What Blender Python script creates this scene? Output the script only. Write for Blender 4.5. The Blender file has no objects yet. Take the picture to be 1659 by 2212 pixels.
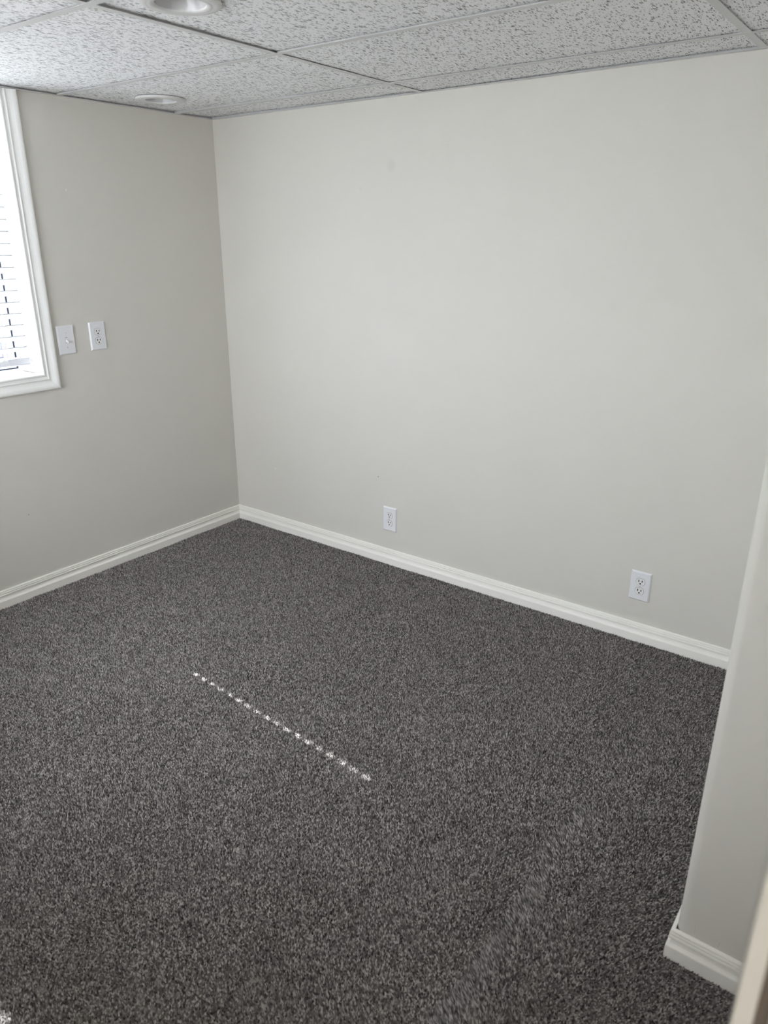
import bpy, bmesh, math, random
import numpy as np
from mathutils import Vector, Matrix

random.seed(7)
rng = np.random.default_rng(11)
scene = bpy.context.scene
COL = scene.collection

# ------------------------------------------------------------------ camera
cam_data = bpy.data.cameras.new('camera')
cam_data.sensor_fit = 'VERTICAL'
cam_data.sensor_height = 36.0
cam_data.lens = 1594.87 / 2212 * 36.0
cam_data.clip_start = 0.02
cam = bpy.data.objects.new('camera', cam_data)
COL.objects.link(cam)
YAW, PITCH, ROLL = 0.6405, 0.3576, 0.0023
CAM = Vector((3.0309, -2.685, 1.5093))
fw = Vector((-math.sin(YAW) * math.cos(PITCH), math.cos(YAW) * math.cos(PITCH), -math.sin(PITCH)))
rt = Vector((math.cos(YAW), math.sin(YAW), 0))
up = rt.cross(fw)
r2 = math.cos(ROLL) * rt + math.sin(ROLL) * up
u2 = -math.sin(ROLL) * rt + math.cos(ROLL) * up
m = Matrix((r2, u2, -fw)).transposed().to_4x4()
m.translation = CAM
cam.matrix_world = m
cam_data.dof.use_dof = True
cam_data.dof.focus_distance = 3.0
cam_data.dof.aperture_fstop = 4.5
scene.camera = cam

# ------------------------------------------------------------------ light
SUN_DIR = Vector((1.0, -0.071, -0.915)).normalized()
world = bpy.data.worlds.new('sky')
scene.world = world
world.use_nodes = True
wn = world.node_tree
wn.nodes.clear()
bg = wn.nodes.new('ShaderNodeBackground')
bg.inputs['Strength'].default_value = 4.5
wo = wn.nodes.new('ShaderNodeOutputWorld')
bg.inputs['Color'].default_value = (0.97, 0.96, 0.985, 1)      # evenly bright hazy sky
wn.links.new(bg.outputs[0], wo.inputs[0])

sun_data = bpy.data.lights.new('sun', 'SUN')
sun_data.energy = 18.0
sun_data.angle = math.radians(0.40)
sun_data.color = (1.0, 0.965, 0.945)
sun = bpy.data.objects.new('sun', sun_data)
COL.objects.link(sun)
sun.location = (-4, 0, 4)
sun.rotation_euler = SUN_DIR.to_track_quat('-Z', 'Y').to_euler()

for nm, loc, rot, sx, sy in (('window_daylight', (-0.21, -1.652, 1.484), (0, -math.pi / 2, 0), 1.05, 1.22), ('window_daylight', (1.20, -3.39, 1.40), (math.pi / 2, 0, 0), 1.40, 1.00)):
    pd = bpy.data.lights.new(nm, 'AREA')       # sky portals filling the window opening and the added one
    pd.shape = 'RECTANGLE'
    pd.size, pd.size_y = sx, sy
    pd.cycles.is_portal = True
    po = bpy.data.objects.new(nm, pd)
    COL.objects.link(po)
    po.location, po.rotation_euler = loc, rot

vs = scene.view_settings
vs.view_transform = 'Standard'
vs.look = 'None'
vs.exposure = 1.93
vs.gamma = 1.0
vs.use_curve_mapping = False
cy = scene.cycles
cy.max_bounces = 14
cy.diffuse_bounces = 10
cy.transparent_max_bounces = 12
cy.sample_clamp_indirect = 0.0

# ------------------------------------------------------------------ dimensions
HC = 2.028                      # underside of the ceiling grid
XR = 3.024                      # face of the right wall
CX, CYF = 2.828, -1.327         # boxed-out corner: left face and front face
YF = -3.22                      # front wall
WY0, WY1, WZ0, WZ1 = -2.265, -1.039, 0.957, 2.010   # window opening
DY0, DY1 = -3.09, -2.255        # door opening
TOPZ = 2.22

# ------------------------------------------------------------------ helpers
def mesh_obj(name, verts, faces, mat, parent=None, smooth=False):
    me = bpy.data.meshes.new(name)
    me.from_pydata([tuple(v) for v in verts], [], faces)
    bm = bmesh.new()
    bm.from_mesh(me)
    bmesh.ops.recalc_face_normals(bm, faces=bm.faces)
    bm.to_mesh(me)
    bm.free()
    if smooth:
        for p in me.polygons:
            p.use_smooth = True
    if mat:
        me.materials.append(mat)
    o = bpy.data.objects.new(name, me)
    COL.objects.link(o)
    if parent:
        o.parent = parent
    return o

def bm_obj(name, bm, mat, parent=None, smooth=False):
    bmesh.ops.recalc_face_normals(bm, faces=bm.faces)
    me = bpy.data.meshes.new(name)
    bm.to_mesh(me)
    bm.free()
    if smooth:
        for p in me.polygons:
            p.use_smooth = True
    if mat:
        me.materials.append(mat)
    o = bpy.data.objects.new(name, me)
    COL.objects.link(o)
    if parent:
        o.parent = parent
    return o

def add_box(bm, x0, x1, y0, y1, z0, z1):
    vs_ = [bm.verts.new((x, y, z)) for z in (z0, z1) for y in (y0, y1) for x in (x0, x1)]
    for f in ((0, 1, 3, 2), (4, 5, 7, 6), (0, 1, 5, 4), (2, 3, 7, 6), (0, 2, 6, 4), (1, 3, 7, 5)):
        bm.faces.new([vs_[i] for i in f])

def boxes(name, lst, mat, parent=None, bevel=0.0):
    bm = bmesh.new()
    for b in lst:
        add_box(bm, *b)
    if bevel:
        bmesh.ops.bevel(bm, geom=bm.edges[:], offset=bevel, segments=2, affect='EDGES', profile=0.5)
    return bm_obj(name, bm, mat, parent)

def sweep(name, prof, f0, f1, mat, parent=None, smooth=False, closed=True):
    n = len(prof)
    v = [f0(*p) for p in prof] + [f1(*p) for p in prof]
    fs = [(i, (i + 1) % n, n + (i + 1) % n, n + i) for i in range(n if closed else n - 1)]
    fs += [tuple(range(n)), tuple(range(2 * n - 1, n - 1, -1))]
    return mesh_obj(name, v, fs, mat, parent, smooth)

def tube(name, pts, r, mat, parent=None, seg=6):
    pts = [Vector(p) for p in pts]
    v, fs = [], []
    for i, p in enumerate(pts):
        d = (pts[min(i + 1, len(pts) - 1)] - pts[max(i - 1, 0)]).normalized()
        a = d.orthogonal().normalized() if i == 0 else (a - d * a.dot(d)).normalized()
        b = d.cross(a)
        for k in range(seg):
            t = 2 * math.pi * k / seg
            v.append(p + r * (math.cos(t) * a + math.sin(t) * b))
    for i in range(len(pts) - 1):
        for k in range(seg):
            fs.append((i * seg + k, i * seg + (k + 1) % seg, (i + 1) * seg + (k + 1) % seg, (i + 1) * seg + k))
    fs.append(tuple(range(seg)))
    fs.append(tuple((len(pts) - 1) * seg + k for k in range(seg)))
    return mesh_obj(name, v, fs, mat, parent, True)

def lathe(name, prof, mat, parent=None, seg=64, smooth=True):
    v, fs = [], []
    n = len(prof)
    for k in range(seg):
        t = 2 * math.pi * k / seg
        for r, z in prof:
            v.append((r * math.cos(t), r * math.sin(t), z))
    for k in range(seg):
        for i in range(n - 1):
            a, b = k * n + i, ((k + 1) % seg) * n + i
            fs.append((a, b, b + 1, a + 1))
    o = mesh_obj(name, v, fs, mat, parent, smooth)
    return o

def empty(name, loc, rot=None):
    o = bpy.data.objects.new(name, None)
    COL.objects.link(o)
    o.location = loc
    o.empty_display_size = 0.05
    if rot:
        o.rotation_euler = rot
    return o

def tag(o, label, cat, group=None):
    o['label'] = label
    o['category'] = cat
    if group:
        o['group'] = group
    return o

def struct(o, label=None, cat=None):
    o['kind'] = 'structure'
    if label:
        o['label'] = label
    if cat:
        o['category'] = cat
    return o

# ------------------------------------------------------------------ materials
def new_mat(name):
    mt = bpy.data.materials.new(name)
    mt.use_nodes = True
    nt = mt.node_tree
    b = nt.nodes['Principled BSDF']
    return mt, nt, b

def N(nt, typ, **kw):
    n = nt.nodes.new(typ)
    for k, v in kw.items():
        setattr(n, k, v)
    return n

def math_node(nt, op, a, b=None, c=None, clamp=False):
    n = N(nt, 'ShaderNodeMath', operation=op, use_clamp=clamp)
    for i, x in enumerate((a, b, c)):
        if x is None:
            continue
        if isinstance(x, (int, float)):
            n.inputs[i].default_value = x
        else:
            nt.links.new(x, n.inputs[i])
    return n.outputs[0]

def mix_col(nt, fac, a, b):
    n = N(nt, 'ShaderNodeMix', data_type='RGBA')
    for sock, x in ((n.inputs[0], fac), (n.inputs[6], a), (n.inputs[7], b)):
        if isinstance(x, (int, float)):
            sock.default_value = x
        elif isinstance(x, tuple):
            sock.default_value = (*x, 1)
        else:
            nt.links.new(x, sock)
    return n.outputs[2]

def spot(nt, pos, centre, radius, soft=0.4):
    d = N(nt, 'ShaderNodeVectorMath', operation='DISTANCE')
    nt.links.new(pos, d.inputs[0])
    d.inputs[1].default_value = centre
    mr = N(nt, 'ShaderNodeMapRange', interpolation_type='SMOOTHSTEP')
    nt.links.new(d.outputs['Value'], mr.inputs[0])
    mr.inputs[1].default_value = radius
    mr.inputs[2].default_value = radius * soft
    return mr.outputs[0]

def plain(name, col, rough=0.5, noise=0.0, nscale=40.0, bump=0.0, bscale=300.0, spec=0.5):
    mt, nt, b = new_mat(name)
    b.inputs['Roughness'].default_value = rough
    b.inputs['Specular IOR Level'].default_value = spec
    b.inputs['Base Color'].default_value = (*col, 1)
    geo = N(nt, 'ShaderNodeNewGeometry')
    if noise:
        nz = N(nt, 'ShaderNodeTexNoise')
        nz.inputs['Scale'].default_value = nscale
        nz.inputs['Detail'].default_value = 3
        nt.links.new(geo.outputs['Position'], nz.inputs['Vector'])
        c = mix_col(nt, nz.outputs['Fac'], tuple(x * (1 - noise) for x in col), tuple(min(1, x * (1 + noise)) for x in col))
        nt.links.new(c, b.inputs['Base Color'])
    if bump:
        nz = N(nt, 'ShaderNodeTexNoise')
        nz.inputs['Scale'].default_value = bscale
        nz.inputs['Detail'].default_value = 2
        nt.links.new(geo.outputs['Position'], nz.inputs['Vector'])
        bp = N(nt, 'ShaderNodeBump')
        bp.inputs['Strength'].default_value = bump
        bp.inputs['Distance'].default_value = 0.001
        nt.links.new(nz.outputs['Fac'], bp.inputs['Height'])
        nt.links.new(bp.outputs[0], b.inputs['Normal'])
    return mt

def wall_paint(name, col, marks=()):
    """eggshell wall paint: roller stipple, faint unevenness, a few specks and scuffs"""
    mt, nt, b = new_mat(name)
    b.inputs['Roughness'].default_value = 0.55
    b.inputs['Specular IOR Level'].default_value = 0.35
    geo = N(nt, 'ShaderNodeNewGeometry')
    pos = geo.outputs['Position']
    n1 = N(nt, 'ShaderNodeTexNoise')
    n1.inputs['Scale'].default_value = 3.0
    n1.inputs['Detail'].default_value = 3
    nt.links.new(pos, n1.inputs['Vector'])
    c = mix_col(nt, n1.outputs['Fac'], tuple(x * 0.985 for x in col), tuple(x * 1.015 for x in col))
    for centre, rad, shade in marks:
        f = spot(nt, pos, centre, rad)
        c = mix_col(nt, f, c, tuple(x * shade for x in col))
    nt.links.new(c, b.inputs['Base Color'])
    n2 = N(nt, 'ShaderNodeTexNoise')
    n2.inputs['Scale'].default_value = 260.0
    n2.inputs['Detail'].default_value = 3
    nt.links.new(pos, n2.inputs['Vector'])
    bp = N(nt, 'ShaderNodeBump')
    bp.inputs['Strength'].default_value = 0.25
    bp.inputs['Distance'].default_value = 0.0015
    nt.links.new(n2.outputs['Fac'], bp.inputs['Height'])
    nt.links.new(bp.outputs[0], b.inputs['Normal'])
    return mt

def tile_material():
    """fissured mineral-fibre ceiling tile"""
    mt, nt, b = new_mat('acoustic_tile')
    b.inputs['Roughness'].default_value = 0.9
    b.inputs['Specular IOR Level'].default_value = 0.15
    geo = N(nt, 'ShaderNodeNewGeometry')
    pos = geo.outputs['Position']
    wob = N(nt, 'ShaderNodeTexNoise')
    wob.inputs['Scale'].default_value = 70.0
    wob.inputs['Detail'].default_value = 2
    nt.links.new(pos, wob.inputs['Vector'])
    sub = N(nt, 'ShaderNodeVectorMath', operation='MULTIPLY_ADD')
    nt.links.new(wob.outputs['Color'], sub.inputs[0])
    sub.inputs[1].default_value = (0.007, 0.004, 0)
    nt.links.new(pos, sub.inputs[2])

    def layer(scale, rot, rmin, rmax, keep):
        mp = N(nt, 'ShaderNodeMapping')
        mp.inputs['Scale'].default_value = scale
        mp.inputs['Rotation'].default_value = (0, 0, rot)
        nt.links.new(sub.outputs[0], mp.inputs['Vector'])
        vo = N(nt, 'ShaderNodeTexVoronoi', voronoi_dimensions='2D')
        vo.inputs['Scale'].default_value = 1.0
        nt.links.new(mp.outputs[0], vo.inputs['Vector'])
        sp = N(nt, 'ShaderNodeSeparateColor')
        nt.links.new(vo.outputs['Color'], sp.inputs[0])
        rad = N(nt, 'ShaderNodeMapRange')
        nt.links.new(sp.outputs[0], rad.inputs[0])
        rad.inputs[1].default_value = 1 - keep
        rad.inputs[2].default_value = 1.0
        rad.inputs[3].default_value = rmin
        rad.inputs[4].default_value = rmax
        d = math_node(nt, 'SUBTRACT', rad.outputs[0], vo.outputs['Distance'])
        on = math_node(nt, 'GREATER_THAN', sp.outputs[0], 1 - keep)
        f = math_node(nt, 'MULTIPLY', d, 9.0, clamp=True)
        return math_node(nt, 'MULTIPLY', f, on)
    f1 = layer((215, 36, 1), 0.12, 0.16, 0.42, 0.36)
    f2 = layer((200, 62, 1), -0.5, 0.14, 0.38, 0.30)
    f3 = layer((230, 180, 1), 0.0, 0.14, 0.36, 0.24)
    f = math_node(nt, 'MAXIMUM', f1, math_node(nt, 'MULTIPLY', f2, 0.85))
    f = math_node(nt, 'MAXIMUM', f, math_node(nt, 'MULTIPLY', f3, 0.7))
    gr = N(nt, 'ShaderNodeTexNoise')
    gr.inputs['Scale'].default_value = 420.0
    gr.inputs['Detail'].default_value = 3
    nt.links.new(pos, gr.inputs['Vector'])
    base = mix_col(nt, gr.outputs['Fac'], (0.79, 0.795, 0.81), (0.95, 0.955, 0.965))
    # small brown water stain by one runner
    sn = N(nt, 'ShaderNodeTexNoise')
    sn.inputs['Scale'].default_value = 170.0
    nt.links.new(pos, sn.inputs['Vector'])
    st = spot(nt, pos, (1.180, -1.396, HC), 0.027, 0.2)
    st = math_node(nt, 'MULTIPLY', st, math_node(nt, 'GREATER_THAN', sn.outputs['Fac'], 0.5))
    base = mix_col(nt, math_node(nt, 'MULTIPLY', st, 0.75), base, (0.30, 0.25, 0.17))
    c = mix_col(nt, math_node(nt, 'MULTIPLY', f, 0.88), base, (0.045, 0.045, 0.05))
    nt.links.new(c, b.inputs['Base Color'])
    bp = N(nt, 'ShaderNodeBump')
    bp.inputs['Strength'].default_value = 0.6
    bp.inputs['Distance'].default_value = 0.002
    h = math_node(nt, 'SUBTRACT', math_node(nt, 'MULTIPLY', gr.outputs['Fac'], 0.35), f)
    nt.links.new(h, bp.inputs['Height'])
    nt.links.new(bp.outputs[0], b.inputs['Normal'])
    return mt

def carpet_material(name, use_attr):
    mt, nt, b = new_mat(name)
    b.inputs['Roughness'].default_value = 0.95
    b.inputs['Specular IOR Level'].default_value = 0.1
    geo = N(nt, 'ShaderNodeNewGeometry')
    if use_attr:
        at = N(nt, 'ShaderNodeAttribute', attribute_name='tone')
        t = at.outputs['Fac']
    else:
        nz = N(nt, 'ShaderNodeTexNoise')
        nz.inputs['Scale'].default_value = 230
        nt.links.new(geo.outputs['Position'], nz.inputs['Vector'])
        t = nz.outputs['Fac']
    cr = N(nt, 'ShaderNodeValToRGB')
    cr.color_ramp.elements[0].position = 0.0
    cr.color_ramp.elements[0].color = (0.058, 0.054, 0.052, 1)
    cr.color_ramp.elements[1].position = 1.0
    cr.color_ramp.elements[1].color = (0.60, 0.565, 0.545, 1)
    e = cr.color_ramp.elements.new(0.5)
    e.color = (0.218, 0.204, 0.197, 1)
    nt.links.new(t, cr.inputs[0])
    nt.links.new(cr.outputs[0], b.inputs['Base Color'])
    return mt

def glass_material():
    mt = bpy.data.materials.new('window_glass')
    mt.use_nodes = True
    nt = mt.node_tree
    nt.nodes.clear()
    tr = N(nt, 'ShaderNodeBsdfTransparent')
    tr.inputs[0].default_value = (0.93, 0.96, 0.97, 1)
    gl = N(nt, 'ShaderNodeBsdfGlossy')
    gl.inputs['Roughness'].default_value = 0.02
    fr = N(nt, 'ShaderNodeFresnel')
    fr.inputs[0].default_value = 1.45
    mx = N(nt, 'ShaderNodeMixShader')
    out = N(nt, 'ShaderNodeOutputMaterial')
    nt.links.new(fr.outputs[0], mx.inputs[0])
    nt.links.new(tr.outputs[0], mx.inputs[1])
    nt.links.new(gl.outputs[0], mx.inputs[2])
    nt.links.new(mx.outputs[0], out.inputs[0])
    return mt

WALLC = (0.68, 0.661, 0.619)
M = {}
M['wall'] = wall_paint('wall_paint', WALLC, [
    ((0.995, 0, 0.430), 0.004, 0.35), ((0.304, 0, 0.343), 0.008, 1.12), ((1.062, 0, 1.779), 0.03, 0.94),
    ((0, -1.202, 0.372), 0.005, 0.7), ((0, -0.814, 1.685), 0.006, 1.15), ((0.90, 0, 1.70), 0.012, 0.97)])
M['trim'] = plain('trim_paint', (0.90, 0.885, 0.84), 0.38, bump=0.1, bscale=60)
M['wtrim'] = plain('window_trim_paint', (0.88, 0.88, 0.87), 0.38, bump=0.1, bscale=60)
M['jamb'] = plain('jamb_paint', (0.86, 0.85, 0.83), 0.4, bump=0.15, bscale=45)
M['tile'] = tile_material()
M['grid'] = plain('grid_enamel', (0.64, 0.64, 0.64), 0.45, noise=0.03, nscale=20)
M['deck'] = plain('joist_deck', (0.10, 0.08, 0.06), 0.9, noise=0.2)
M['plastic'] = plain('white_plastic', (0.80, 0.81, 0.84), 0.32, noise=0.01)
M['recept'] = plain('receptacle_plastic', (0.82, 0.82, 0.83), 0.3, noise=0.01)
M['slot'] = plain('slot_dark', (0.012, 0.012, 0.012), 0.7, noise=0.1)
M['slotgrey'] = plain('slot_grey', (0.13, 0.13, 0.135), 0.6, noise=0.1)
M['steel'] = plain('screw_steel', (0.72, 0.72, 0.74), 0.35, noise=0.02)
M['ring'] = plain('downlight_trim', (0.68, 0.68, 0.675), 0.45, noise=0.01)
M['baffle'] = plain('downlight_baffle', (0.55, 0.55, 0.56), 0.25, noise=0.01)
M['lens'] = plain('downlight_lens', (0.78, 0.78, 0.84), 0.5, noise=0.01)
M['slat'] = plain('blind_slat', (0.84, 0.85, 0.86), 0.42, noise=0.01, nscale=200)
nt = M['slat'].node_tree                     # thin white vinyl lets some of the sun glow through
tl = N(nt, 'ShaderNodeBsdfTranslucent')
tl.inputs[0].default_value = (0.92, 0.93, 0.95, 1)
mx = N(nt, 'ShaderNodeMixShader')
mx.inputs[0].default_value = 0.5
nt.links.new(nt.nodes['Principled BSDF'].outputs[0], mx.inputs[1])
nt.links.new(tl.outputs[0], mx.inputs[2])
nt.links.new(mx.outputs[0], nt.nodes['Material Output'].inputs[0])
M['slat_edge_shade'] = plain('blind_slat_edge_shade', (0.42, 0.43, 0.46), 0.6, noise=0.05, nscale=200)  # darker grey so the edges look shaded against the bright blind
M['rail'] = plain('blind_rail', (0.72, 0.73, 0.78), 0.42, noise=0.01, nscale=200)
M['cord'] = plain('blind_cord', (0.82, 0.82, 0.82), 0.8, noise=0.05, nscale=500)
M['vinyl'] = plain('vinyl_frame', (0.80, 0.81, 0.83), 0.4, noise=0.02)
M['sash'] = plain('sash_vinyl', (0.62, 0.61, 0.60), 0.5, noise=0.12, nscale=90)
M['gasket'] = plain('window_gasket', (0.020, 0.035, 0.065), 0.5, noise=0.1)
M['gasket2'] = plain('pale_gasket', (0.22, 0.23, 0.33), 0.5, noise=0.1)
M['glass'] = glass_material()
M['ground'] = plain('outdoor_concrete', (0.36, 0.36, 0.36), 0.9, noise=0.1, nscale=6)
M['door_brown'] = plain('strip_brown', (0.20, 0.165, 0.14), 0.7, noise=0.05)
M['crack'] = plain('caulk_crack', (0.05, 0.04, 0.035), 0.9, noise=0.3, nscale=400)
M['pile'] = carpet_material('carpet_pile', True)
M['backing'] = carpet_material('carpet_backing', False)

# ------------------------------------------------------------------ the setting: floor, walls
struct(boxes('floor', [(-0.05, 4.45, -3.65, 0.05, -0.06, -0.008)], M['backing']), 'dark grey speckled carpet covering the whole floor', 'floor')

# left wall with the window opening
g = 0.012
struct(boxes('wall_left', [(-0.20, 0, WY1 + g, 0.2, -0.05, TOPZ), (-0.20, 0, YF - 0.1, WY0 - g, -0.05, TOPZ),
                           (-0.20, 0, WY0 - g, WY1 + g, -0.05, WZ0 - g), (-0.20, 0, WY0 - g, WY1 + g, WZ1 + g, TOPZ)], M['wall']),
       'pale greige painted wall with the window in it', 'wall')
struct(boxes('wall_back', [(0, 4.5, 0, 0.12, -0.05, TOPZ)], M['wall']), 'broad pale greige painted wall opposite the doorway', 'wall')
F0, F1, FZ0, FZ1 = 0.50, 1.90, 0.90, 1.90            # unseen window added for fill light, on the camera side
struct(boxes('wall_front', [(-0.2, F0, YF - 0.16, YF, -0.05, TOPZ), (F1, 4.5, YF - 0.16, YF, -0.05, TOPZ),
                            (F0, F1, YF - 0.16, YF, -0.05, FZ0), (F0, F1, YF - 0.16, YF, FZ1, TOPZ)], M['wall']), 'greige painted wall on the camera side of the room', 'wall')
struct(boxes('wall_right', [(XR, XR + 0.11, DY1 + 0.018, CYF + 0.04, -0.05, TOPZ), (XR, XR + 0.11, YF, DY0 - 0.018, -0.05, TOPZ),
                            (XR, XR + 0.11, DY0 - 0.018, DY1 + 0.018, 2.0, TOPZ)], M['wall']),
       'greige wall holding the doorway beside the camera', 'wall')
struct(boxes('wall_hall', [(4.4, 4.5, YF, 0, -0.05, TOPZ)], M['wall']), 'greige wall across the hallway behind the camera', 'wall')
struct(boxes('ceiling_hall', [(XR + 0.11, 4.4, YF, 0, 2.1, 2.15)], M['grid']), 'plain white ceiling of the hallway', 'ceiling')

# boxed-out corner with bullnose edge
cb = []
R_ = 0.021
for k in range(25):
    t = math.pi + k / 24 * math.pi / 2
    cb.append((CX + R_ + R_ * math.cos(t), CYF + R_ + R_ * math.sin(t)))
outline = [(CX, 0.0)] + cb + [(XR, CYF), (XR, 0.0)]
n = len(outline)
v = [(x, y, -0.05) for x, y in outline] + [(x, y, TOPZ) for x, y in outline]
fs = [(i, (i + 1) % n, n + (i + 1) % n, n + i) for i in range(n)] + [tuple(range(n)), tuple(range(n, 2 * n))]
M['wall2'] = wall_paint('wall_paint_corner', WALLC)
o = struct(mesh_obj('wall_corner', v, fs, M['wall2']), 'boxed-out greige wall end with a rounded bullnose edge', 'wall')
M['scuff'] = plain('scuff_mark', (0.26, 0.25, 0.23), 0.8, noise=0.1)
for pts in ([(2.9180, 0.0970), (2.9162, 0.0905), (2.9150, 0.0850), (2.9125, 0.0775)], [(2.8640, 0.1150), (2.8652, 0.1000), (2.8668, 0.0800)]):
    w = 0.0005 if pts[0][0] > 2.9 else 0.00025
    v = []
    for i, (x, z) in enumerate(pts):
        ww = w * (0.35 if i in (0, len(pts) - 1) else 1.0)
        v += [(x - ww, CYF + 0.0002, z), (x + ww, CYF + 0.0002, z), (x, CYF - 0.0002, z)]
    fs = [(3 * i + k, 3 * i + (k + 1) % 3, 3 * i + 3 + (k + 1) % 3, 3 * i + 3 + k) for i in range(len(pts) - 1) for k in range(3)]
    mesh_obj('scuff_mark', v, fs + [(0, 1, 2), (3 * len(pts) - 3, 3 * len(pts) - 2, 3 * len(pts) - 1)], M['scuff'], o)

# baseboards: stepped profile (out, up)
BB = [(0, -0.02), (0.0138, -0.02), (0.0138, 0.0265), (0.0132, 0.0290), (0.0100, 0.0325), (0.0070, 0.0365), (0.0054, 0.0420), (0.0050, 0.0470), (0.0056, 0.0488),
      (0.0100, 0.0498), (0.0110, 0.0525), (0.0102, 0.0555), (0.0066, 0.0572), (0.0062, 0.0584), (0.0096, 0.0594), (0.0100, 0.0616), (0.0092, 0.0640), (0.0060, 0.0654),
      (0.0056, 0.0666), (0.0084, 0.0676), (0.0086, 0.0700), (0.0070, 0.0728), (0.0040, 0.0739), (0, 0.0740)]
struct(sweep('baseboard_left', BB, lambda d, z: (d, -d, z), lambda d, z: (d, YF + d, z), M['trim']), 'white stepped baseboard under the window wall', 'baseboard')
struct(sweep('baseboard_back', BB, lambda d, z: (d, -d, z), lambda d, z: (CX - d, -d, z), M['trim']), 'white stepped baseboard along the broad far wall', 'baseboard')
struct(sweep('baseboard_corner_side', BB, lambda d, z: (CX - d, -d, z), lambda d, z: (CX - d, CYF - d, z), M['trim']), 'white baseboard on the hidden side of the rounded wall end', 'baseboard')
struct(sweep('baseboard_corner_front', BB, lambda d, z: (CX - d, CYF - d, z), lambda d, z: (XR - d, CYF - d, z), M['trim']), 'short white baseboard across the rounded wall end', 'baseboard')
struct(sweep('baseboard_right', BB, lambda d, z: (XR - d, CYF - d, z), lambda d, z: (XR - d, DY1 + 0.07, z), M['trim']), 'white baseboard between rounded wall end and doorway', 'baseboard')
struct(sweep('baseboard_front', BB, lambda d, z: (d, YF + d, z), lambda d, z: (XR - d, YF + d, z), M['trim']), 'white baseboard on the camera side of the room', 'baseboard')

# ------------------------------------------------------------------ door casing beside the camera
door = struct(empty('door_1', (XR, DY1, 0)), 'white door casing and jamb out of focus at the right edge', 'door casing')
def door_part(name, lst, mat, bevel=0.0):
    ob = boxes(name, lst, mat, None, bevel)
    ob.parent = door
    ob.matrix_parent_inverse = Matrix.Translation((-XR, -DY1, 0))
    return ob
door_part('casing', [(XR - 0.0137, XR, DY1 + 0.0005, DY1 + 0.062, -0.006, 2.0)], M['wtrim'], 0.0015)
door_part('casing', [(XR - 0.0137, XR, DY0 - 0.062, DY0, -0.006, 2.0)], M['wtrim'], 0.0015)
door_part('jamb', [(XR + 0.0085, XR + 0.11, DY1 - 0.002, DY1 + 0.018, -0.006, 2.0)], M['wtrim'], 0.001)
door_part('jamb', [(XR + 0.0005, XR + 0.11, DY0 - 0.018, DY0, -0.006, 2.0)], M['wtrim'], 0.001)
door_part('brown_strip', [(XR, XR + 0.0085, DY1 + 0.003, DY1 + 0.018, -0.006, 2.0)], M['door_brown'])  # brown strip filling the groove between casing and jamb

# ------------------------------------------------------------------ suspended ceiling
ceil = struct(boxes('ceiling', [(-0.2, 3.2, YF - 0.1, 0.12, TOPZ - 0.03, TOPZ + 0.05)], M['deck']), 'suspended ceiling of white fissured tiles in a metal grid', 'ceiling')
RUN = [-0.222, -0.800, -1.438, -2.048, -2.658]
XT = [1.212, 2.426]
YB = [0.0] + RUN + [YF]
TT = 0.0009
def tee_prof(w=0.012, h=0.028):
    return [(-w, 0), (w, 0), (w, TT), (0.0012, TT), (0.0012, h), (-0.0012, h), (-0.0012, TT), (-w, TT)]
for yr in RUN:
    sweep('main_runner', tee_prof(), lambda a, z: (0.0, yr + a, HC + z), lambda a, z: (XR, yr + a, HC + z), M['grid'], ceil)
for i in range(len(YB) - 1):
    y1, y0 = YB[i], YB[i + 1]
    for xt in XT:
        sweep('cross_tee', tee_prof(), lambda a, z: (xt + a, y1 - (0.012 if i else 0.0), HC + z + 0.0004),
              lambda a, z: (xt + a, y0 + 0.012, HC + z + 0.0004), M['grid'], ceil)
ang = [(0, -0.0005), (0.021, -0.0005), (0.021, 0.0006), (0.0012, 0.0006), (0.0012, 0.022), (0, 0.022)]
sweep('wall_angle', ang, lambda d, z: (d, -d, HC + z), lambda d, z: (d, YF + d, HC + z), M['grid'], ceil)
sweep('wall_angle', ang, lambda d, z: (d, -d, HC + z), lambda d, z: (CX - d, -d, HC + z), M['grid'], ceil)
sweep('wall_angle', ang, lambda d, z: (CX - d, -d, HC + z), lambda d, z: (CX - d, CYF - d, HC + z), M['grid'], ceil)
sweep('wall_angle', ang, lambda d, z: (CX - d, CYF - d, HC + z), lambda d, z: (XR - d, CYF - d, HC + z), M['grid'], ceil)
sweep('wall_angle', ang, lambda d, z: (XR - d, CYF - d, HC + z), lambda d, z: (XR - d, YF + d, HC + z), M['grid'], ceil)
sweep('wall_angle', ang, lambda d, z: (d, YF + d, HC + z), lambda d, z: (XR - d, YF + d, HC + z), M['grid'], ceil)

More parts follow.
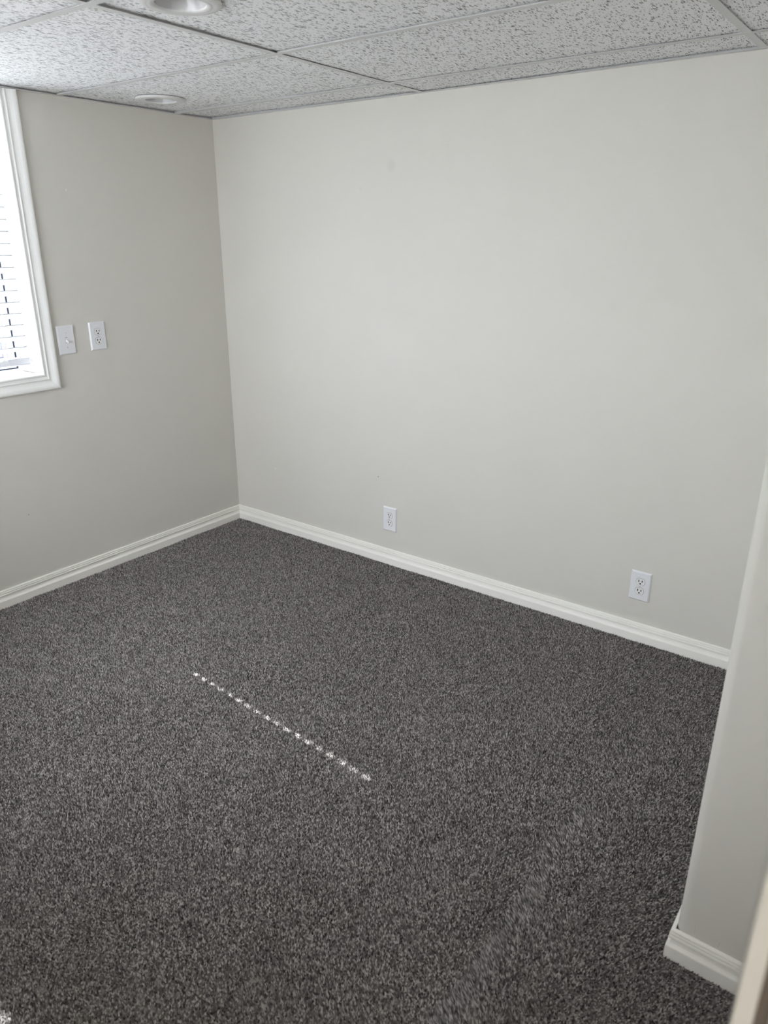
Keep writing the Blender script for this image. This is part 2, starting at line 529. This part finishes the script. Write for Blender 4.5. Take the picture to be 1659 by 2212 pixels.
LIGHTS = [(1.400, -1.315), (0.254, -0.495)]
R_TRIM, R_IN, R_HOLE = 0.098, 0.060, 0.076
def tile(x0, x1, y0, y1, zs, hole=None):
    """lay-in tile; zs = bottom height at its four corners (x0y0, x1y0, x1y1, x0y1)"""
    bm = bmesh.new()
    def zat(x, y):
        a, b_ = (x - x0) / (x1 - x0), (y - y0) / (y1 - y0)
        return (zs[0] * (1 - a) + zs[1] * a) * (1 - b_) + (zs[3] * (1 - a) + zs[2] * a) * b_
    outer = [(x0, y0), (x1, y0), (x1, y1), (x0, y1)]
    rings = []
    for dz in (0.0, 0.015):
        loops = [[bm.verts.new((x, y, zat(x, y) + dz)) for x, y in outer]]
        if hole:
            loops.append([bm.verts.new((hole[0] + R_HOLE * math.cos(2 * math.pi * k / 40), hole[1] + R_HOLE * math.sin(2 * math.pi * k / 40),
                                        zat(*hole) + dz)) for k in range(40)])
        edges = []
        for lp in loops:
            for k in range(len(lp)):
                edges.append(bm.edges.new((lp[k], lp[(k + 1) % len(lp)])))
        if hole:
            bmesh.ops.triangle_fill(bm, use_beauty=True, edges=edges)
        else:
            bm.faces.new(loops[0])
        rings.append(loops)
    for la, lb in zip(*rings):
        for k in range(len(la)):
            k2 = (k + 1) % len(la)
            bm.faces.new((la[k], la[k2], lb[k2], lb[k]))
    return bm_obj('ceiling_tile', bm, M['tile'], ceil)

XB = [0.0] + XT + [XR]
RAISE = {(0, 0): (0.004, 0.002, 0.005, 0.009), (1, 0): (0.002, 0.002, 0.007, 0.003),
         (0, 1): (0.004, 0.003, 0.003, 0.008), (1, 1): (0.003, 0.002, 0.003, 0.003),
         (0, 2): (0.006, 0.002, 0.002, 0.006), (1, 2): (0.007, 0.003, 0.003, 0.005)}
for i in range(len(YB) - 1):
    for j in range(len(XB) - 1):
        x0, x1, y0, y1 = XB[j], XB[j + 1], YB[i + 1], YB[i]
        cl = 0.0045
        rz = RAISE.get((j, i), tuple(random.uniform(0.002, 0.005) for _ in range(4)))
        z_ = [HC + TT + 0.0004 + r for r in rz]
        hole = None
        for L in LIGHTS:
            if x0 < L[0] < x1 and y0 < L[1] < y1:
                hole = L
        if j == 2 and y1 > CYF + 0.3:     # beside the boxed-out corner
            x1 = CX
        if j == 2 and i == 2:
            pass
        tile(x0 + cl, x1 - cl, y0 + cl, y1 - cl, z_, hole)

# ------------------------------------------------------------------ recessed downlights
def downlight(loc, label):
    t = empty('recessed_downlight', (loc[0], loc[1], HC))
    z0 = 0.0035
    lathe('trim_ring', [(R_TRIM, z0 + 0.001), (R_TRIM, z0 - 0.004), (R_TRIM - 0.003, z0 - 0.0065), (0.079, z0 - 0.0085), (0.0775, z0 - 0.0078), (0.075, z0 - 0.0088),
                        (R_IN + 0.003, z0 - 0.0075), (R_IN, z0 - 0.0045), (R_IN, z0 + 0.002)], M['ring'], t)
    lathe('baffle', [(R_IN, z0 - 0.0035), (0.0555, z0 + 0.016), (0.052, z0 + 0.026)], M['baffle'], t)
    bm = bmesh.new()
    bmesh.ops.create_circle(bm, cap_ends=True, segments=48, radius=0.0535)
    for vv in bm.verts:
        vv.co.z = z0 + 0.0245
    r = bmesh.ops.inset_region(bm, faces=bm.faces[:], thickness=0.012)
    for f in bm.faces:
        if len(f.verts) > 10:
            for vv in f.verts:
                vv.co.z -= 0.0012
    bm_obj('lens', bm, M['lens'], t, True)
    lathe('housing', [(0.0535, z0 + 0.0245), (0.070, z0 + 0.026), (0.070, z0 + 0.075), (0.0005, z0 + 0.075)], M['steel'], t)
    tag(t, label, 'ceiling light', 'recessed ceiling downlights')
downlight(LIGHTS[0], 'large unlit recessed downlight cut off by the top edge')
downlight(LIGHTS[1], 'small unlit recessed downlight near the left wall and corner')

# ------------------------------------------------------------------ window
win = struct(empty('window_1', (0, (WY0 + WY1) / 2, WZ0)), 'white framed window at the left edge behind blinds', 'window')
def win_child(ob, parent=win):
    ob.parent = parent
    ob.matrix_parent_inverse = Matrix.Translation(-Vector(win.location)) if parent is win else Matrix()
    return ob
XW = -0.165
win_child(boxes('jamb_board', [(-0.20, 0, WY1, WY1 + 0.0118, WZ0 - 0.0118, WZ1 + 0.0118)], M['jamb']))
win_child(boxes('jamb_board', [(-0.20, 0, WY0 - 0.0118, WY0, WZ0 - 0.0118, WZ1 + 0.0118)], M['jamb']))
win_child(boxes('sill_board', [(-0.20, 0, WY0, WY1, WZ0 - 0.0118, WZ0)], M['jamb']))
win_child(boxes('head_board', [(-0.20, 0, WY0, WY1, WZ1, WZ1 + 0.0118)], M['jamb']))
# casing, colonial profile: a = distance out from the opening, h = projection off the wall
CS = [(-0.001, 0.0005), (-0.001, 0.0085), (0.001, 0.0105), (0.0055, 0.0105), (0.0075, 0.0085), (0.0085, 0.0072), (0.013, 0.0078), (0.0165, 0.0088),
      (0.0185, 0.0110), (0.0215, 0.0115), (0.0235, 0.0098), (0.028, 0.0085), (0.034, 0.0092), (0.041, 0.0122), (0.048, 0.0160), (0.055, 0.0180),
      (0.061, 0.0176), (0.0655, 0.0145), (0.0665, 0.0100), (0.0665, 0.0005)]
CT = HC - 0.002
def casing(f0, f1):
    return win_child(sweep('casing_board', CS, f0, f1, M['wtrim']))
casing(lambda a, h: (h, WY1 + a, WZ0 - a), lambda a, h: (h, WY1 + a, CT))
casing(lambda a, h: (h, WY0 - a, WZ0 - a), lambda a, h: (h, WY0 - a, CT))
casing(lambda a, h: (h, WY1 + a, WZ0 - a), lambda a, h: (h, WY0 - a, WZ0 - a))
# vinyl frame
def ring_frame(name, y0, y1, z0, z1, w, xa, xb, mat, parent):
    ob = boxes(name, [(xa, xb, y0, y0 + w, z0, z1), (xa, xb, y1 - w, y1, z0, z1), (xa, xb, y0 + w, y1 - w, z0, z0 + w), (xa, xb, y0 + w, y1 - w, z1 - w, z1)], mat)
    return win_child(ob, parent)
ring_frame('vinyl_frame', WY0, WY1, WZ0, WZ1, 0.010, -0.20, XW, M['vinyl'], win)
ym = (WY0 + WY1) / 2
for (ya, yb, dark) in ((ym, WY1 - 0.0195, True), (WY0 + 0.0195, ym, False)):
    sash = ring_frame('sash', ya, yb, WZ0 + 0.016, WZ1 - 0.016, 0.046, -0.192, XW - 0.004, M['sash'], win)
    s2 = ring_frame('glazing_bead', ya + 0.025, yb - 0.025, WZ0 + 0.041, WZ1 - 0.041, 0.006, -0.1915, XW - 0.001, M['vinyl'], sash)
    ring_frame('bead_seal', ya + 0.031, yb - 0.031, WZ0 + 0.047, WZ1 - 0.047, 0.003, -0.1915, XW - 0.0035, M['gasket2'], sash)
    ring_frame('inner_bead', ya + 0.034, yb - 0.034, WZ0 + 0.050, WZ1 - 0.050, 0.012, -0.1915, XW - 0.002, M['vinyl'], sash)
    ring_frame('glass_seal', ya + 0.046, yb - 0.046, WZ0 + 0.062, WZ1 - 0.062, 0.006, -0.190, XW - 0.006, M['gasket2'], sash)
    win_child(boxes('pane', [(-0.184, -0.180, ya + 0.046, yb - 0.046, WZ0 + 0.062, WZ1 - 0.062)], M['glass']), sash)
ring_frame('weather_gasket', WY0 + 0.010, WY1 - 0.010, WZ0 + 0.010, WZ1 - 0.010, 0.0092, -0.195, XW - 0.008, M['gasket'], win)
# crack in the caulk between sill and jamb
pts = [(-0.155, 0), (-0.14, 0.0006), (-0.12, -0.0004), (-0.10, 0.0007), (-0.08, 0.0), (-0.062, 0.0004), (-0.05, 0)]
v, fs = [], []
for i, (x, dy) in enumerate(pts):
    w = 0.0016 * (1 - abs(i - 1.5) / 6)
    v += [(x, WY1 - 0.0003, WZ0 + 0.0004), (x, WY1 - 0.0006 - w + dy, WZ0 + 0.0006), (x, WY1 - 0.0003, WZ0 + 0.0006 + w)]
for i in range(len(pts) - 1):
    for k in range(3):
        fs.append((3 * i + k, 3 * i + (k + 1) % 3, 3 * i + 3 + (k + 1) % 3, 3 * i + 3 + k))
fs += [(0, 1, 2), (3 * len(pts) - 3, 3 * len(pts) - 2, 3 * len(pts) - 1)]
win_child(mesh_obj('caulk_crack', v, fs, M['crack']))

# added fill-light window, unseen behind and left of the camera
win2 = struct(empty('added_window', ((F0 + F1) / 2, YF, FZ0)), 'white framed window added unseen on the camera side for fill light', 'window')
def w2(ob):
    ob.parent = win2
    ob.matrix_parent_inverse = Matrix.Translation(-Vector(win2.location))
    return ob
def frame2(name, x0, x1, z0, z1, w, ya, yb, mat):
    return w2(boxes(name, [(x0, x0 + w, ya, yb, z0, z1), (x1 - w, x1, ya, yb, z0, z1), (x0 + w, x1 - w, ya, yb, z0, z0 + w), (x0 + w, x1 - w, ya, yb, z1 - w, z1)], mat))
frame2('vinyl_frame', F0 + 0.0005, F1 - 0.0005, FZ0 + 0.0005, FZ1 - 0.0005, 0.03, YF - 0.15, YF - 0.09, M['vinyl'])
frame2('casing', F0 - 0.06, F1 + 0.06, FZ0 - 0.06, FZ1 + 0.06, 0.0595, YF + 0.0003, YF + 0.015, M['wtrim'])
w2(boxes('meeting_stile', [((F0 + F1) / 2 - 0.02, (F0 + F1) / 2 + 0.02, YF - 0.14, YF - 0.10, FZ0 + 0.031, FZ1 - 0.031)], M['vinyl']))
w2(boxes('pane', [(F0 + 0.031, (F0 + F1) / 2 - 0.0205, YF - 0.124, YF - 0.120, FZ0 + 0.031, FZ1 - 0.031)], M['glass']))
w2(boxes('pane', [((F0 + F1) / 2 + 0.0205, F1 - 0.031, YF - 0.124, YF - 0.120, FZ0 + 0.031, FZ1 - 0.031)], M['glass']))

# ------------------------------------------------------------------ blind
PITCH_S, SLAT_W, TILT = 0.0452, 0.050, math.radians(27)
XS = -0.083
Y_END1, Y_END0 = WY1 - 0.015, WY0 + 0.015
LAD = [-1.140, -1.655, -2.168]
blind = empty('window_blind', (XS, (Y_END0 + Y_END1) / 2, WZ1))
tag(blind, 'white horizontal slat blind hanging inside the window', 'blind')
BI = Matrix.Translation(-Vector(blind.location))
def bl(ob, parent=blind):
    ob.parent = parent
    ob.matrix_parent_inverse = BI if parent is blind else Matrix()
    return ob
# one slat in its own coordinates (x across, y along, holes for the cords), tilted room edge up
def slat_mesh():
    hl, hw, th = 0.0072, 0.0062, 0.0017
    cols = [-SLAT_W / 2, -0.016, -hl, 0.0, hl, 0.016, SLAT_W / 2]
    yc = (Y_END0 + Y_END1) / 2
    rows = [Y_END0 - yc]
    for l in sorted(LAD):
        rows += [l - yc - hw, l - yc + hw]
    rows.append(Y_END1 - yc)
    crown = lambda x: 0.0022 * (1 - (2 * x / SLAT_W) ** 2)
    bm = bmesh.new()
    V = {}
    for s in (0, 1):
        for i, x in enumerate(cols):
            for j, y in enumerate(rows):
                V[s, i, j] = bm.verts.new((x, y, crown(x) + (th if s else -th)))
    nx, ny = len(cols) - 1, len(rows) - 1
    solid = lambda i, j: 0 <= i < nx and 0 <= j < ny and not (j % 2 == 1 and i in (2, 3))
    for i in range(nx):
        for j in range(ny):
            if not solid(i, j):
                continue
            for s in (0, 1):
                bm.faces.new((V[s, i, j], V[s, i + 1, j], V[s, i + 1, j + 1], V[s, i, j + 1]))
            for di, dj, a, b in ((-1, 0, (i, j), (i, j + 1)), (1, 0, (i + 1, j), (i + 1, j + 1)), (0, -1, (i, j), (i + 1, j)), (0, 1, (i, j + 1), (i + 1, j + 1))):
                if not solid(i + di, j + dj):
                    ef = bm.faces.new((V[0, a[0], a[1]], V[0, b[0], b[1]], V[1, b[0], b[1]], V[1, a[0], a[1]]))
                    ef.material_index = 1          # opaque edges, their shade painted in as grey
    bmesh.ops.recalc_face_normals(bm, faces=bm.faces)
    me = bpy.data.meshes.new('slat')
    bm.to_mesh(me)
    bm.free()
    me.materials.append(M['slat'])
    me.materials.append(M['slat_edge_shade'])
    return me
sm = slat_mesh()
z_s = 1.0715 - 0.0113                      # centre of the lowest free slat
NS = int((WZ1 - 0.05 - z_s) / PITCH_S) + 1
for k in range(NS):
    so = bpy.data.objects.new('slat', sm)
    COL.objects.link(so)
    so.parent = blind
    so.location = (0, 0, z_s + k * PITCH_S - blind.location.z)
    so.rotation_euler = (0, -TILT + random.uniform(-0.02, 0.02), 0)
ZT = z_s + (NS - 1) * PITCH_S
bl(boxes('headrail', [(XS - 0.028, XS + 0.028, Y_END0, Y_END1, ZT + 0.020, WZ1 - 0.001)], M['rail'], None, 0.002))
RL = [(-0.026, 0.000), (-0.022, -0.012), (0.020, -0.018), (0.0255, -0.0165), (0.027, -0.013), (0.0235, -0.004), (0.0215, 0.004), (0.0235, 0.0085),
      (0.0225, 0.0115), (0.0175, 0.013), (-0.020, 0.012), (-0.025, 0.009)]
rail = bl(sweep('bottom_rail', RL, lambda a, z: (XS + a, Y_END0, 1.0135 + z), lambda a, z: (XS + a, Y_END1, 1.0135 + z), M['rail']))
for l in LAD:
    for dx in (-0.024, 0.0245):
        dz = dx * math.tan(TILT) * 0.9
        bl(tube('ladder_cord', [(XS + dx, l + 0.004, 1.022), (XS + dx, l + 0.004, 1.4), (XS + dx, l + 0.004, ZT + 0.02)], 0.0007, M['cord'], None, 5))
# loose end of the lift cord looped over the bottom rail
loop = []
for k in range(33):
    t = k / 32 * 2 * math.pi
    loop.append((XS + 0.0285 + 0.0012 * math.sin(2 * t), -1.163 + 0.0155 * math.sin(t), 1.0245 + 0.0055 * math.sin(2 * t + 0.5)))
bl(tube('cord_loop', loop, 0.0011, M['cord'], None, 6))
bl(tube('cord_end', [(XS + 0.0285, -1.163, 1.0225), (XS + 0.0275, -1.158, 1.014), (XS + 0.027, -1.146, 1.0125), (XS + 0.0285, -1.144, 1.004), (XS + 0.029, -1.141, 0.994)], 0.0011, M['cord'], None, 6))

# ------------------------------------------------------------------ outdoors
struct(boxes('ground', [(-14, -0.21, -14, 7, 0.45, 0.55), (-0.21, 8, -14, YF - 0.17, 0.45, 0.55)], M['ground']), 'pale sunlit ground outside the window', 'ground')

M['fence'] = plain('weathered_board', (0.50, 0.49, 0.47), 0.85, noise=0.15, nscale=25)
fence = empty('added_fence', (-2.6, -1.5, 0.55))  # guessed fence, added and heightened to block low sky light
tag(fence, 'pale board fence guessed behind the slats, added to cut low sky light', 'fence')
fb = bpy.data.meshes.new('fence_board')
bm = bmesh.new()
add_box(bm, -0.01, 0.01, -0.066, 0.066, 0.03, 1.62)
bmesh.ops.recalc_face_normals(bm, faces=bm.faces)
bm.to_mesh(fb)
bm.free()
fb.materials.append(M['fence'])
for k in range(52):
    child_o = bpy.data.objects.new('fence_board', fb)
    COL.objects.link(child_o)
    child_o.parent = fence
    child_o.location = (random.uniform(-0.002, 0.002), -3.6 + k * 0.14, random.uniform(-0.01, 0.01))
for z in (0.25, 1.30):
    boxes('fence_rail', [(-0.05, -0.0125, -3.7, 3.7, z, z + 0.09)], M['fence'], fence)

# ------------------------------------------------------------------ added fill lamp, unseen in the hallway
hl_ = empty('hall_fill_lamp', (3.55, -2.02, 2.1))
lathe('fill_lamp_base', [(0.0005, 0.0), (0.15, 0.0), (0.15, -0.02), (0.14, -0.025), (0.0005, -0.025)], M['ring'], hl_)
mt, nt, b = new_mat('fill_lamp_glass')
b.inputs['Base Color'].default_value = (0.9, 0.88, 0.84, 1)
b.inputs['Emission Color'].default_value = (1.0, 0.94, 0.85, 1)
b.inputs['Emission Strength'].default_value = 43.0
lathe('fill_lamp_globe', [(0.14, -0.025), (0.135, -0.05), (0.11, -0.075), (0.07, -0.09), (0.0005, -0.096)], mt, hl_)
tag(hl_, 'round flush fill lamp added unseen in the hallway behind the doorway', 'ceiling lamp')

# ------------------------------------------------------------------ wall plates
PW, PH, PT = 0.079, 0.122, 0.0062
def plate_mesh(name, cut=None):
    """bevelled cover plate lying in local x (right), z (up), facing local -y"""
    bm = bmesh.new()
    w, h, c = PW / 2, PH / 2, 0.0045
    lv = []
    for (a, b, y) in ((w, h, 0.0), (w, h, -0.0018), (w - c, h - c, -PT), (w - c - 0.001, h - c - 0.001, -PT - 0.0002)):
        lv.append([bm.verts.new(q) for q in ((-a, y, -b), (a, y, -b), (a, y, b), (-a, y, b))])
    for la, lb in zip(lv, lv[1:]):
        for k in range(4):
            bm.faces.new((la[k], la[(k + 1) % 4], lb[(k + 1) % 4], lb[k]))
    bm.faces.new(lv[-1])
    bm.faces.new(lv[0])
    bmesh.ops.recalc_face_normals(bm, faces=bm.faces)
    me = bpy.data.meshes.new(name)
    bm.to_mesh(me)
    bm.free()
    return me
plate_me = plate_mesh('cover_plate')
plate_me.materials.append(M['plastic'])

def prism(name, outline, y0, y1, mat, parent, bev=0.0):
    n_ = len(outline)
    v_ = [(x, y0, z) for x, z in outline] + [(x, y1, z) for x, z in outline]
    f_ = [(i, (i + 1) % n_, n_ + (i + 1) % n_, n_ + i) for i in range(n_)] + [tuple(range(n_)), tuple(range(n_, 2 * n_))]
    ob = mesh_obj(name, v_, f_, mat, parent)
    return ob

def recept_outline(r=0.0172, flat=0.0143, grow=0.0):
    pts_ = []
    for k in range(64):
        t = 2 * math.pi * k / 64
        x, z = (r + grow) * math.cos(t), (r + grow) * math.sin(t)
        z = max(-flat - grow, min(flat + grow, z))
        pts_.append((x, z))
    return pts_

def child_link(name, me, parent, loc=(0, 0, 0)):
    ob = bpy.data.objects.new(name, me)
    COL.objects.link(ob)
    ob.parent = parent
    ob.location = loc
    return ob

def build_outlet():
    t = empty('wall_outlet', (0, 0, 0))
    child_link('cover_plate', plate_me, t)
    yf = -PT - 0.0002
    for dz in (0.0195, -0.0195):
        fc = prism('receptacle_face', recept_outline(), yf + 0.002, yf - 0.0012, M['recept'], t)
        fc.location = (0, 0, dz)
        rim = prism('rim_gap', recept_outline(grow=0.0009), yf + 0.001, yf - 0.0002, M['slotgrey'], fc)
        ys = yf - 0.0012
        for sx, hh in ((-0.0064, 0.0046), (0.0064, 0.0039)):
            prism('blade_slot', [(sx - 0.0017, 0.0035 - hh), (sx + 0.0017, 0.0035 - hh), (sx + 0.0017, 0.0035 + hh), (sx - 0.0017, 0.0035 + hh)], ys + 0.001, ys - 0.00015, M['slot'], fc)
        gh = [(0.0031 * math.cos(math.pi + math.pi * k / 10), -0.0075 + 0.0031 * math.sin(math.pi + math.pi * k / 10)) for k in range(11)] + [(0.0031, -0.0052), (-0.0031, -0.0052)]
        prism('ground_hole', gh, ys + 0.001, ys - 0.00015, M['slot'], fc)
    sc = prism('screw', [(0.0029 * math.cos(2 * math.pi * k / 20), 0.0029 * math.sin(2 * math.pi * k / 20)) for k in range(20)], yf + 0.001, yf - 0.0008, M['steel'], t)
    prism('screw_slot', [(-0.0026, -0.0004), (0.0026, -0.0004), (0.0026, 0.0004), (-0.0026, 0.0004)], yf, yf - 0.00095, M['slotgrey'], sc)
    return t

def copy_tree(o_, parent=None):
    c = o_.copy()
    COL.objects.link(c)
    c.parent = parent
    for ch in list(o_.children):
        copy_tree(ch, c)
    return c

o1 = build_outlet()
o2 = copy_tree(o1)
o3 = copy_tree(o1)
o1.location = (1.067, -0.0001, 0.2305)
o2.location = (2.280, -0.0001, 0.2315)
o3.location = (0.0001, -0.7585, 1.090)
o3.rotation_euler = (0, 0, math.radians(90))
for o_, lab in ((o1, 'white double outlet low on the broad wall, nearer the room corner'),
                (o2, 'white double outlet low on the broad wall, nearer the rounded wall end'),
                (o3, 'white double outlet beside the light switch on the window wall')):
    tag(o_, lab, 'outlet', 'white double wall outlets')

sw = empty('light_switch', (0.0001, -0.9115, 1.0875), (0, 0, math.radians(90)))
child_link('cover_plate', plate_me, sw)
yf = -PT - 0.0002
prism('toggle_opening', [(-0.0052, -0.0120), (0.0052, -0.0120), (0.0052, 0.0120), (-0.0052, 0.0120)], yf + 0.001, yf - 0.0002, M['slotgrey'], sw)
prism('toggle_bezel', [(-0.0046, -0.0112), (0.0046, -0.0112), (0.0046, 0.0104), (-0.0046, 0.0104)], yf + 0.001, yf - 0.0010, M['recept'], sw)
bm = bmesh.new()
q = []
for (y, zc, hx, hz) in ((yf, -0.001, 0.0040, 0.0052), (yf - 0.009, -0.0062, 0.0034, 0.0040), (yf - 0.0145, -0.0094, 0.0030, 0.0030)):
    q.append([bm.verts.new(p_) for p_ in ((-hx, y, zc - hz), (hx, y, zc - hz), (hx, y, zc + hz), (-hx, y, zc + hz))])
for la, lb in zip(q, q[1:]):
    for k in range(4):
        bm.faces.new((la[k], la[(k + 1) % 4], lb[(k + 1) % 4], lb[k]))
bm.faces.new(q[0])
bm.faces.new(q[-1])
bmesh.ops.bevel(bm, geom=bm.edges[:], offset=0.0006, segments=2, affect='EDGES')
bm_obj('toggle', bm, M['recept'], sw)
for dz in (0.0303, -0.0303):
    sc = prism('screw', [(0.0029 * math.cos(2 * math.pi * k / 20), dz + 0.0029 * math.sin(2 * math.pi * k / 20)) for k in range(20)], yf + 0.001, yf - 0.0012, M['steel'], sw)
    prism('screw_slot', [(-0.0004, dz - 0.0026), (0.0004, dz - 0.0026), (0.0004, dz + 0.0026), (-0.0004, dz + 0.0026)], yf, yf - 0.00135, M['slotgrey'], sw)
tag(sw, 'white toggle light switch on the window wall next to the window casing', 'light switch')

# ------------------------------------------------------------------ carpet pile
def smooth_noise(x, y, f, seed):
    r = np.random.default_rng(seed)
    tab = r.random((256, 256))
    xi, yi = x * f + 1000.0, y * f + 1000.0
    x0, y0 = np.floor(xi).astype(int), np.floor(yi).astype(int)
    fx, fy = xi - x0, yi - y0
    fx, fy = fx * fx * (3 - 2 * fx), fy * fy * (3 - 2 * fy)
    a, b = tab[x0 % 256, y0 % 256], tab[(x0 + 1) % 256, y0 % 256]
    c, d = tab[x0 % 256, (y0 + 1) % 256], tab[(x0 + 1) % 256, (y0 + 1) % 256]
    return (a * (1 - fx) + b * fx) * (1 - fy) + (c * (1 - fx) + d * fx) * fy

def sstep(a, b, x):
    t = np.clip((x - a) / (b - a), 0, 1)
    return t * t * (3 - 2 * t)

def nap(x, y):
    """which way the pile is brushed: + leans towards the window, - away from it"""
    w = (smooth_noise(x, y, 6.0, 3) - 0.5) * 0.03
    n_ = (smooth_noise(x, y, 1.6, 1) - 0.5) * 0.9 + (smooth_noise(x, y, 7.0, 2) - 0.5) * 0.5
    # vacuum lane running towards the far wall
    xe = 2.475 - 0.012 * (y + 1.4) + w
    lane = sstep(xe - 0.010, xe + 0.012, x) * (1 - sstep(xe + 0.015, xe + 0.075, x)) * (1 - sstep(-1.05, -0.95, y))
    n_ = n_ + 1.8 * lane - 0.6 * sstep(xe + 0.08, xe + 0.25, x) - 0.35 * sstep(xe - 0.25, xe, x) * (1 - sstep(xe - 0.01, xe, x))
    for ya, xa, xb, amp in ((-0.31, 0.55, 1.6, 0.7), (-0.69, 2.15, 2.65, 0.9), (-0.15, 1.85, 2.3, 0.8), (-0.845, 0.1, 0.5, 0.8)):
        d = (y - ya + w + 0.06 * (x - xa)) / 0.03
        n_ = n_ + amp * np.exp(-d * d) * sstep(xa - 0.08, xa + 0.08, x) * (1 - sstep(xb - 0.1, xb + 0.1, x))
    return n_

def carpet():
    P = 0.0034
    xs = np.arange(0.0145, XR, P)
    ys = np.arange(-2.56, -0.0142, P)
    X, Y = np.meshgrid(xs, ys)
    X = X.ravel() + rng.uniform(-0.45, 0.45, X.size) * P
    Y = Y.ravel() + rng.uniform(-0.45, 0.45, Y.size) * P
    keep = (X > 0.0142) & (Y < -0.0142) & ~((X > CX - 0.0145) & (Y > CYF - 0.0145)) & (X < XR - 0.015)
    X, Y = X[keep], Y[keep]
    n_ = X.size
    nv = nap(X, Y)
    edge = np.minimum(np.minimum(X, -Y), 0.3)
    hz = 0.0075 + rng.normal(0, 0.0011, n_) + 0.0022 * (smooth_noise(X, Y, 9.0, 5) - 0.5) + 0.006 * np.exp(-edge / 0.02) * (smooth_noise(X, Y, 14.0, 6) - 0.45)
    ang_ = rng.uniform(0, 2 * np.pi, n_)
    hw = P * rng.uniform(0.62, 0.88, n_)
    lx = -0.0040 * nv + rng.normal(0, 0.0015, n_)
    ly = 0.0018 * nv + rng.normal(0, 0.0015, n_)
    co = np.empty((n_, 5, 3), np.float32)
    for k in range(4):
        a = ang_ + k * np.pi / 2
        co[:, k, 0] = X + hw * np.cos(a)
        co[:, k, 1] = Y + hw * np.sin(a)
        co[:, k, 2] = -0.0085
    co[:, 4, 0] = X + lx
    co[:, 4, 1] = Y + ly
    co[:, 4, 2] = -0.0085 + hz
    np.clip(co[:, :, 0], 0.0136, None, out=co[:, :, 0])
    np.clip(co[:, :, 1], None, -0.0136, out=co[:, :, 1])
    tri = np.array([[0, 1, 4], [1, 2, 4], [2, 3, 4], [3, 0, 4]], np.int32)
    idx = (tri[None] + (np.arange(n_, dtype=np.int32) * 5)[:, None, None]).reshape(-1)
    nt_ = n_ * 4
    me = bpy.data.meshes.new('carpet_pile')
    me.vertices.add(n_ * 5)
    me.vertices.foreach_set('co', co.reshape(-1))
    me.loops.add(nt_ * 3)
    me.loops.foreach_set('vertex_index', idx)
    me.polygons.add(nt_)
    me.polygons.foreach_set('loop_start', np.arange(nt_, dtype=np.int32) * 3)
    me.update(calc_edges=True)
    tone = np.clip(rng.normal(0.49, 0.31, n_) + 0.10 * (smooth_noise(X, Y, 90.0, 8) - 0.5), 0, 1).astype(np.float32)
    at = me.attributes.new('tone', 'FLOAT', 'POINT')
    at.data.foreach_set('value', np.repeat(tone, 5))
    me.materials.append(M['pile'])
    ob = bpy.data.objects.new('carpet_pile', me)
    COL.objects.link(ob)
    ob['kind'] = 'stuff'
    ob['label'] = 'dark grey and charcoal speckled cut-pile carpet with brushed vacuum marks'
    ob['category'] = 'carpet'
    return ob
carpet()
